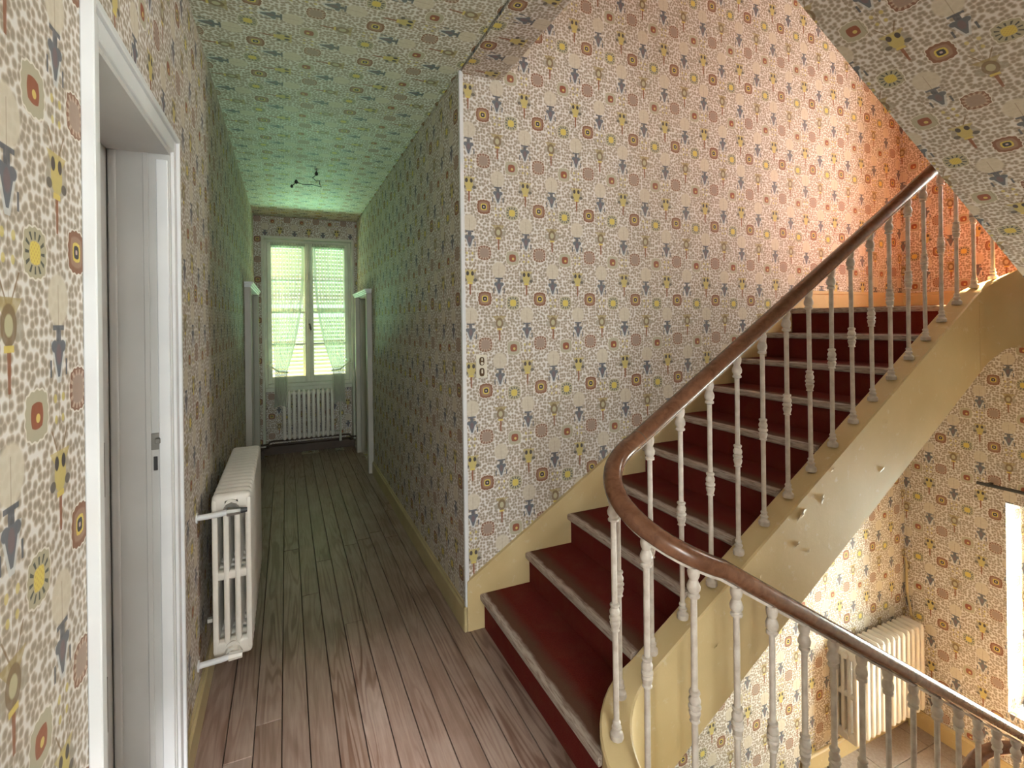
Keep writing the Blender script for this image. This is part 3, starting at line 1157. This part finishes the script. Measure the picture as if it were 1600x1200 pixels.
# white lining of the recess, down to the floor
s = MB()
s.box(wx0 - 0.004, wx0 + 0.022, YE - 0.012, YE + 0.16, 0.11, wz1, 0.003, 1)
s.box(wx1 - 0.022, wx1 + 0.004, YE - 0.012, YE + 0.16, 0.11, wz1, 0.003, 1)
s.box(wx0 + 0.022, wx1 - 0.022, YE - 0.012, YE + 0.16, wz1 - 0.024, wz1 + 0.004, 0.003, 1)
s.done('recess_lining', FRAME, win)
s = MB()
s.box(wx0 + 0.022, wx1 - 0.022, YE + 0.075, YE + 0.2, wz0 - 0.03, wz0 + 0.02, 0.006, 2)
s.done('sill', FRAME, win)
# louvred shutters outside, closed
for a0, a1 in ((wx0 - 0.02, (wx0 + wx1) / 2 - 0.002), ((wx0 + wx1) / 2 + 0.002, wx1 + 0.02)):
    s = MB()
    yy = YE + 0.40
    z0, z1 = wz0 - 0.02, wz1 + 0.06
    for bx in ((a0, a0 + 0.06, z0, z1), (a1 - 0.06, a1, z0, z1)):
        s.box(bx[0], bx[1], yy, yy + 0.035, bx[2], bx[3])
    for c0, c1 in ((z0, z0 + 0.10), (z1 - 0.09, z1), ((z0 + z1) / 2 - 0.02, (z0 + z1) / 2 + 0.05)):
        s.box(a0 + 0.06, a1 - 0.06, yy, yy + 0.035, c0, c1)
    sh = s.done('shutter', SHUT, win)
    zz = z0 + 0.125
    first = None
    while zz < z1 - 0.10:
        if not ((z0 + z1) / 2 - 0.035 < zz < (z0 + z1) / 2 + 0.065):
            if first is None:
                b = MB()
                b.box(a0 + 0.055, a1 - 0.055, -0.023, 0.023, -0.003, 0.003)
                first = b.done('slat', SHUT, sh, loc=None)
                first.parent = sh
                first.location = (0, yy + 0.0175, zz)
                first.rotation_euler = (R(-30), 0, 0)
            else:
                c = first.copy()
                COL.objects.link(c)
                c.location = (0, yy + 0.0175, zz)
        zz += 0.047
w2 = window('window_2', 'x', lwin[0], lwin[1], -1.15, 0.25, XF + 0.26, 1)
w3 = window('window_3', 'x', lwin[0], lwin[1], 2.02, 3.42, XF + 0.26, 1)
w4 = window('window_4', 'y', -0.28, 0.55, 0.60, 2.45, YB - 0.2, -1, 3, WHITE)

# sheer curtains hung on the casements
def curtain(sign, label):
    """sign -1: left leaf, +1: right leaf"""
    cxm = (wx0 + wx1) / 2
    out_x = cxm + sign * 0.395       # outer edge of the net
    in_x = cxm + sign * 0.045        # inner edge at the top
    ztop, ztie, zend = wz1 - 0.085, 0.965, 0.56
    tie_out, tie_in = cxm + sign * 0.368, cxm + sign * 0.245
    bm = bmesh.new()
    lay = bm.loops.layers.uv.new('UVMap')
    NU, NV = 46, 44
    grid = []
    info = {}
    for j in range(NV + 1):
        t = j / NV
        row = []
        if t < 0.78:
            s = t / 0.78
            z = ztop + (ztie - ztop) * s
            e_in = in_x + (tie_in - in_x) * (s ** 2.4)
            e_out = out_x + (tie_out - out_x) * (s ** 3)
        else:
            s = (t - 0.78) / 0.22
            z = ztie + (zend - ztie) * s
            e_in = tie_in + sign * (-0.045) * math.sin(s * 1.6) + sign * 0.055 * s
            e_out = tie_out + sign * 0.015 * s
        wdt = abs(e_in - e_out)
        for i in range(NU + 1):
            q = i / NU
            x = e_out + (e_in - e_out) * q
            amp = 0.005 + 0.014 * (1 - wdt / 0.36)
            y = YE + 0.055 + amp * math.sin(q * 2 * math.pi * 10 + 0.8 * math.sin(q * 9)) - 0.115 * max(0, min(1, (t - 0.55) / 0.25))
            zz = z + (0.03 * math.sin(q * 3.1) if t > 0.78 else 0)
            v = bm.verts.new((x, y, zz))
            edge = 0.32 if q > 0.93 else 0
            dens = min(0.92, 0.36 + 0.36 * (1 - wdt / 0.36) + edge + (0.3 if t < 0.02 else 0) + 0.20 * math.sin(q * 63))
            info[v] = (dens, t)
            row.append(v)
        grid.append(row)
    for j in range(NV):
        for i in range(NU):
            f = bm.faces.new((grid[j][i], grid[j][i + 1], grid[j + 1][i + 1], grid[j + 1][i]))
            for l in f.loops:
                l[lay].uv = info[l.vert]
            f.smooth = True
    me = bpy.data.meshes.new('sheer_curtain')
    bm.to_mesh(me)
    bm.free()
    me.materials.append(SHEER)
    o = bpy.data.objects.new('sheer_curtain', me)
    COL.objects.link(o)
    tag(o, label, 'curtain')
    # gathered heading on a thin rod
    m = MB()
    m.tube([(cxm + sign * 0.03, YE + 0.052, ztop + 0.012), (cxm + sign * 0.42, YE + 0.052, ztop + 0.012)], 0.005, 8)
    m.done('curtain_rod', IVORY, o, smooth=True)
    bm = MB()
    for k in range(22):
        xx = cxm + sign * (0.045 + 0.35 * k / 21)
        bm.lathe([(0.003, -0.012), (0.009, -0.004), (0.007, 0.012), (0.003, 0.026)], 6, (xx, YE + 0.05, ztop))
    bm.done('ruffle', SHEER, o, uvf=lambda co, n: (0.5, 0), smooth=True, kind='stuff')
    # tie-back band and its white rosette on the frame
    m = MB()
    xa, xb = tie_in - sign * 0.012, cxm + sign * 0.43
    m.tube([(xa, YE + 0.02, ztie - 0.015), ((xa + xb) / 2, YE - 0.02, ztie), (xb, YE + 0.05, ztie + 0.075)], 0.008, 8)
    m.done('tieback', IVORY, o, smooth=True)
    m = MB()
    m.bm.free(); m.bm = bmesh.new()
    for k in range(9):
        a = 2 * math.pi * k / 9
        m.cyl((xb + 0.028 * math.cos(a), YE + 0.045, ztie + 0.075 + 0.048 * math.sin(a)), (xb, YE + 0.028, ztie + 0.075), 0.014, 0.008, 7)
    m.lathe([(0.004, -0.010), (0.012, 0), (0.004, 0.010)], 8, (xb, YE + 0.024, ztie + 0.075))
    m.done('rosette', IVORY, o, smooth=True, kind='stuff')
    return o
curtain(-1, 'left sheer net curtain, tied back to the left side of the corridor window')
curtain(1, 'right sheer net curtain, tied back to the right side of the corridor window')

# garden seen through the shutters
b = MB()
b.box(-12, 14, 9, 30, -5.2, -5.0)
b.done('garden_ground', LAWN, kind='structure')

# ------------------------------------------------------------------ doors
# near left doorway: casing, deep jamb, grey leaf
d = empty('door_1', (XL, (door_y0 + door_y1) / 2, 0), kind='structure')
cwid, pro = 0.058, 0.012
def casing(b, y0, y1, z1, x, sgn, wdt, pr):
    for t0, t1, p in ((0, wdt * 0.72, pr), (wdt * 0.72, wdt, pr * 1.7)):
        xa, xb = sorted((x, x + sgn * p))
        b.box(xa, xb, y0 - t1, y0 - t0, 0, z1 + t1, 0.002, 1)
        b.box(xa, xb, y1 + t0, y1 + t1, 0, z1 + t1, 0.002, 1)
        b.box(xa, xb, y0 - t0, y1 + t0, z1 + t0, z1 + t1, 0.002, 1)
b = MB(); casing(b, door_y0, door_y1, door_z, XL, 1, cwid, pro)
b.done('casing', WHITE, d)
b = MB()
xb = XL - 0.15
b.box(xb, XL + 0.004, door_y0 - 0.001, door_y0 + 0.012, 0, door_z)
b.box(xb, XL + 0.004, door_y1 - 0.012, door_y1 + 0.001, 0, door_z)
b.box(xb, XL + 0.004, door_y0 + 0.012, door_y1 - 0.012, door_z - 0.012, door_z + 0.001)
b.done('jamb', GREYWHITE, d)
b = MB()
b.box(XL - 0.030, XL, door_y1 - 0.024, door_y1 - 0.012, 0, door_z - 0.03, 0.002, 1)
b.done('door_stop', WHITE, d)
b = MB()
b.box(XL - 0.148, XL - 0.128, door_y1 - 0.020, door_y1 - 0.012, 0, door_z - 0.012, 0.004, 2)
b.box(XL - 0.065, XL - 0.050, door_y1 - 0.016, door_y1 - 0.012, 0, door_z - 0.012, 0.002, 1)
b.done('jamb_moulding', GREYWHITE, d)
b = MB()
b.box(XL - 0.19, XL - 0.152, door_y0 + 0.002, door_y1 - 0.002, 0.005, door_z - 0.004, 0.003, 1)
leaf = b.done('door_leaf', GREYWHITE, d)
for z0, z1 in ((0.18, 0.85), (1.0, 1.9)):
    b = MB()
    b.box(XL - 0.152, XL - 0.146, door_y0 + 0.10, door_y1 - 0.10, z0, z1, 0.004, 1)
    b.done('door_panel', GREYWHITE, leaf)
b = MB()
b.box(XL - 0.056, XL - 0.026, door_y1 - 0.0155, door_y1 - 0.0125, 1.130, 1.180, 0.001, 1)
sp1 = b.done('strike_plate', STEEL, d)
b = MB()
b.box(XL - 0.040, XL - 0.026, door_y1 - 0.030, door_y1 - 0.0155, 1.150, 1.166, 0.002, 1)
b.done('latch', STEEL, sp1)
b = MB()
b.box(XL - 0.046, XL - 0.036, door_y1 - 0.0155, door_y1 - 0.0125, 1.068, 1.110, 0.001, 1)
b.done('keyhole_plate', DARK, d)
for zz in (1.235, 0.80):
    b = MB()
    b.cyl((XL + 0.004, door_y0 + 0.006, zz - 0.05), (XL + 0.004, door_y0 + 0.006, zz + 0.05), 0.007, n=10)
    b.lathe([(0.003, 0), (0.006, 0.005), (0.003, 0.011)], 8, (XL + 0.004, door_y0 + 0.006, zz + 0.05))
    b.done('hinge', STEEL, d, smooth=True)

# corridor doors: casing with a small cornice, leaf set back
def side_door(name, y0, y1, z1, x, sgn):
    r = empty(name, (x, (y0 + y1) / 2, 0), kind='structure')
    b = MB()
    p = 0.05
    xa, xb = sorted((x, x + sgn * p))
    b.box(xa, xb, y0 - 0.085, y0 + 0.002, 0, z1, 0.004, 1)
    b.box(xa, xb, y1 - 0.002, min(y1 + 0.085, YE - 0.01), 0, z1, 0.004, 1)
    b.done('casing', DULLWHITE, r)
    b = MB()
    for k, (q, h0, h1) in enumerate(((0.052, 0, 0.016), (0.060, 0.016, 0.030), (0.070, 0.030, 0.048))):
        xa, xb = sorted((x, x + sgn * q))
        b.box(xa, xb, y0 - 0.085 - 0.002 * k, min(y1 + 0.085, YE - 0.008), z1 + h0, z1 + h1, 0.003, 1)
    b.done('cornice', WHITE, r)
    b = MB()
    xi = x - sgn * 0.12
    xa, xb = sorted((xi, x))
    b.box(xa, xb, y0 - 0.001, y0 + 0.012, 0, z1)
    b.box(xa, xb, y1 - 0.012, y1 + 0.001, 0, z1)
    b.box(xa, xb, y0 + 0.012, y1 - 0.012, z1 - 0.012, z1 + 0.001)
    b.done('jamb', DULLWHITE, r)
    b = MB()
    xa, xb = sorted((xi, xi - sgn * 0.035))
    b.box(xa, xb, y0 + 0.003, y1 - 0.003, 0.005, z1 - 0.003, 0.002, 1)
    l = b.done('door_leaf', DULLWHITE, r)
    b = MB()
    xh = xi
    b.tube([(xh, y0 + 0.08, 1.0), (xh + sgn * 0.045, y0 + 0.08, 1.0), (xh + sgn * 0.05, y0 + 0.18, 1.0)], 0.009, 8)
    b.done('handle', STEEL, l, smooth=True)
side_door('door_2', d2a, d2b, d2z, XL, 1)
side_door('door_3', d3a, d3b, d3z, XR, -1)

# ------------------------------------------------------------------ radiators
def radiator(label, origin, along, out, n, pitch, z0, z1, depth, cols=4, th=0.042, feet=False, valve_end=0):
    """column radiator: sections repeat along 'along', stand off the wall along 'out'"""
    A, O = Vector(along), Vector(out)
    root = empty('radiator', Vector(origin) + A * (n * pitch / 2) + Vector((0, 0, z0)), label, 'radiator')
    M = Matrix(((A.x, O.x, 0, 0), (A.y, O.y, 0, 0), (0, 0, 1, 0), (0, 0, 0, 1)))
    def section():
        b = MB()
        cw_ = depth / (cols * 1.62)
        zt, zb, zm = z1 - z0, 0.0, (z1 - z0) * 0.50
        gap = (depth - cw_) / (cols - 1)
        for k in range(cols):
            c = k * gap + cw_ / 2
            drop = 0.0
            b.box(-th / 2, th / 2, c - cw_ / 2, c + cw_ / 2, zb + 0.02, zt - 0.02, cw_ * 0.36, 2)
        # rounded headers top and bottom, and the mid bridge
        e = 0.03
        b.box(-th / 2, th / 2, 0.0, depth, zt - 0.075, zt, 0.019, 3)
        b.box(-th / 2, th / 2, 0.0, depth, zb, zb + 0.07, 0.017, 3)
        b.box(-th * 0.42, th * 0.42, cw_ * .3, depth - cw_ * .3, zm - 0.018, zm + 0.018, 0.008, 2)
        for zc in (zt - 0.045, zb + 0.04):
            b.cyl((-pitch / 2, depth / 2, zc), (pitch / 2, depth / 2, zc), 0.024, n=10)
        bmesh.ops.transform(b.bm, matrix=M, verts=b.bm.verts[:])
        return b.done('section', RADI, smooth=45)
    first = section()
    for k in range(n):
        o = first if k == 0 else first.copy()
        if k: COL.objects.link(o)
        o.parent = root
        o.matrix_parent_inverse = Matrix.Identity(4)
        o.location = A * (pitch * (k + 0.5) - n * pitch / 2)
    return root

# left corridor radiator with its two pipes
rad = radiator('white cast-iron radiator hung on the left corridor wall beside the near doorway', (XL + 0.045, 2.27, 0), (0, 1, 0), (1, 0, 0), 16, 0.0545, 0.19, 0.835, 0.138, 4)
rx = XL + 0.045 + 0.069
def valve(root, p, wall, zc, knob):
    b = MB()
    b.tube([(wall + 0.002, p[1] - 0.035, zc - 0.005), (p[0] - 0.035, p[1] - 0.032, zc - 0.003), (p[0] - 0.01, p[1] - 0.03, zc)], 0.011, 10)
    pipe = b.done('pipe', WHITE, root, smooth=True)
    b = MB()
    b.cyl((wall + 0.0006, p[1] - 0.035, zc - 0.005), (wall + 0.006, p[1] - 0.035, zc - 0.005), 0.02, n=12)
    b.done('pipe_collar', WHITE, pipe, smooth=True)
    b = MB()
    b.cyl((p[0], p[1] + 0.01, zc), (p[0], p[1] - 0.012, zc), 0.030, 0.024, 8)
    b.cyl((p[0] - 0.012, p[1] - 0.03, zc), (p[0] + 0.035, p[1] - 0.03, zc), 0.017, 0.014, 8)
    b.cyl((p[0], p[1] - 0.012, zc), (p[0], p[1] - 0.034, zc), 0.014, n=8)
    v = b.done('valve', STEEL if knob else RADI, root, smooth=40)
    if knob:
        b = MB()
        b.cyl((p[0] + 0.035, p[1] - 0.03, zc), (p[0] + 0.058, p[1] - 0.03, zc), 0.012, 0.009, 8)
        b.done('valve_knob', DARK, v, smooth=40)
valve(rad, (rx, 2.27), XL, 0.775, True)
valve(rad, (rx, 2.27), XL, 0.215, False)
for yy in (2.5, 2.95):
    b = MB()
    b.box(XL + 0.0006, XL + 0.05, yy - 0.01, yy + 0.01, 0.235, 0.250)
    b.done('wall_bracket', RADI, rad)

# small radiator under the corridor window
rad2 = radiator('small white radiator below the corridor end window', (-0.055, YE + 0.12, 0), (1, 0, 0), (0, -1, 0), 11, 0.0518, 0.175, 0.745, 0.10, 3, 0.036)
b = MB()
b.tube([(0.515, YE + 0.07, 0.215), (0.56, YE + 0.07, 0.215), (0.575, YE + 0.07, 0.19), (0.575, YE + 0.07, 0.10)], 0.010, 8)
b.done('pipe', FRAME, rad2, smooth=True)
b = MB()
b.tube([(0.515, YE + 0.07, 0.70), (0.56, YE + 0.07, 0.70), (0.585, YE + 0.075, 0.66), (0.585, YE + 0.075, 0.10)], 0.010, 8)
b.done('pipe', FRAME, rad2, smooth=True)
for xx in (0.08, 0.40):
    b = MB()
    b.box(xx - .01, xx + .01, YE + 0.09, YE + 0.1594, 0.225, 0.24)
    b.done('wall_bracket', RADI, rad2)
# heating pipes along the end wall skirting
for zz, nm in ((0.155, 'upper'), (0.115, 'lower')):
    b = MB()
    yb = YE - 0.03
    b.tube([(XL + 0.01, yb, zz), (wx0 + 0.02, yb, zz), (wx0 + 0.05, yb + 0.02, zz), (wx0 + 0.06, YE + 0.11, zz), (wx0 + 0.09, YE + 0.13, zz), (wx1 - 0.09, YE + 0.13, zz),
            (wx1 - 0.06, YE + 0.11, zz), (wx1 - 0.05, yb + 0.02, zz), (wx1 - 0.02, yb, zz), (XR - 0.02, yb, zz)], 0.011, 8)
    o = b.done('heating_pipe', BROWNWOOD, smooth=True)
    tag(o, nm + ' of two brown heating pipes running along the skirting below the corridor window', 'pipe')

# radiator on the lower half landing
rad3 = radiator('white cast-iron radiator on the lower half landing, seen through the balusters', (3.455, YS - 0.03, 0), (1, 0, 0), (0, -1, 0), 14, 0.0585, -1.40, -0.765, 0.15, 4, 0.036)
b = MB()
b.tube([(4.27, YS - 0.10, -0.81), (4.315, YS - 0.10, -0.81), (4.33, YS - 0.06, -0.78), (4.338, YS - 0.026, -0.62), (4.342, YS - 0.02, -0.40), (4.348, YS - 0.012, -0.36)], 0.009, 8)
b.done('pipe', CREAM, rad3, smooth=True)
b = MB()
b.tube([(4.27, YS - 0.10, -1.36), (4.30, YS - 0.10, -1.36), (4.31, YS - 0.06, -1.38), (4.31, YS - 0.05, LOW + 0.001)], 0.012, 8)
b.done('pipe', CREAM, rad3, smooth=True)
b = MB()
b.cyl((4.275, YS - 0.10, -0.81), (4.31, YS - 0.10, -0.81), 0.02, 0.016, 10)
b.done('valve', IVORY, rad3, smooth=True)
for xx in (3.7, 4.05):
    b = MB()
    b.box(xx - .01, xx + .01, YS - 0.05, YS - 0.0006, -1.35, -1.33)
    b.done('wall_bracket', RADI, rad3)

# ------------------------------------------------------------------ small fittings
# double light switch
sw = empty('light_switch', (0.876, YS, 1.28), 'white two-gang light switch plate on the flowered wall by the corner', 'switch')
b = MB()
b.box(0.848, 0.905, YS - 0.010, YS - 0.0004, 1.224, 1.338, 0.003, 2)
b.done('plate', IVORY, sw)
for zc in (1.307, 1.253):
    b = MB()
    prof = []
    for k in range(20):
        a = 2 * math.pi * k / 20
        sx, sz = math.cos(a), math.sin(a)
        prof.append((0.8765 + 0.0130 * math.copysign(abs(sx) ** .6, sx), zc + 0.0205 * math.copysign(abs(sz) ** .75, sz)))
    b.prism(prof, 'y', YS - 0.0125, YS - 0.009)
    rk = b.done('rocker', BAKELITE, sw)
    b = MB()
    if zc > 1.28:
        b.box(0.8725, 0.8805, YS - 0.0165, YS - 0.0125, zc + 0.002, zc + 0.0155, 0.002, 1)
    else:
        b.box(0.8725, 0.8810, YS - 0.0165, YS - 0.0125, zc - 0.006, zc + 0.014, 0.002, 1)
    b.done('toggle', IVORY, rk)
    if zc > 1.28:
        b = MB()
        b.cyl((0.877, YS - 0.0125, zc - 0.010), (0.877, YS - 0.0160, zc - 0.010), 0.0068, n=12)
        b.done('pilot_button', IVORY, rk)

# bare ceiling wire with lamp connector
wr = empty('ceiling_wire', (0.235, 4.36, CEIL), 'bare dark electric wire dangling from the corridor ceiling', 'wire')
b = MB()
b.tube([(0.235, 4.30, CEIL), (0.232, 4.30, CEIL - 0.03), (0.205, 4.31, CEIL - 0.055), (0.235, 4.32, CEIL - 0.075), (0.262, 4.32, CEIL - 0.07),
        (0.258, 4.30, CEIL - 0.10), (0.272, 4.30, CEIL - 0.125), (0.20, 4.28, CEIL - 0.118), (0.13, 4.27, CEIL - 0.125), (0.085, 4.26, CEIL - 0.115), (0.055, 4.26, CEIL - 0.145)], 0.0035, 6)
b.done('cord', DARK, wr, smooth=True)
for p, r_ in (((0.234, 4.30, CEIL - 0.022), 0.013), ((0.085, 4.26, CEIL - 0.112), 0.013), ((0.052, 4.26, CEIL - 0.15), 0.010)):
    b = MB()
    b.lathe([(0.003, -r_ * 1.3), (r_, -r_ * .6), (r_ * 1.05, r_ * .4), (0.004, r_ * 1.4)], 8, p)
    b.done('connector', DARK, wr, smooth=True)

# dark curtain rod above the landing window
rd = empty('curtain_rod', (XF - 0.05, 1.24, 0.36), 'dark curtain rod above the lower landing window at the right edge', 'curtain rod')
b = MB()
b.cyl((XF - 0.05, 0.62, 0.355), (XF - 0.05, 1.86, 0.355), 0.0115, n=10)
b.done('rod', DARK, rd, smooth=True)
for yy in (1.80, 0.68):
    b = MB()
    b.box(XF - 0.06, XF - 0.0006, yy - 0.008, yy + 0.008, 0.345, 0.365)
    b.done('bracket', DARK, rd)

# peeling paint flakes on the rising string
random.seed(11)
for (px, dz, sz, an) in [(1.86, -0.07, 0.05, 0.6), (1.83, -0.16, 0.028, 0.5), (1.62, -0.12, 0.032, 0.9), (1.99, -0.10, 0.03, 1.2), (1.40, -0.17, 0.022, 0.7),
                         (2.05, -0.03, 0.02, 0.5), (1.90, -0.24, 0.016, 1.0), (1.70, -0.30, 0.014, 1.2), (2.42, -0.1, 0.02, 0.8), (2.38, -0.28, 0.024, 0.4)]:
    zc = nose(px) - 0.02 + dz
    y0 = CY + RR - 0.0505
    bm = MB()
    rows = []
    for k in range(5):
        f = k / 4
        L = sz * (0.9 - 0.5 * f)
        row = []
        for j in range(5):
            a = (j / 4 - 0.5) * 2
            u, v_ = a * L, sz * 0.42 * f + 0.10 * sz * math.sin(a * 5 + px * 9)
            lift = 0.0004 + 0.012 * (sz / 0.05) * f ** 2.2 * (1 - 0.5 * abs(a))
            row.append(bm.bm.verts.new((px + u * math.cos(an) - v_ * math.sin(an), y0 - 0.0006 - lift, zc + u * math.sin(an) + v_ * math.cos(an))))
        rows.append(row)
    for A, B in zip(rows, rows[1:]):
        for j in range(4):
            bm.bm.faces.new((A[j], A[j + 1], B[j + 1], B[j]))
    bm.done('paint_flake', YELLOW, up)
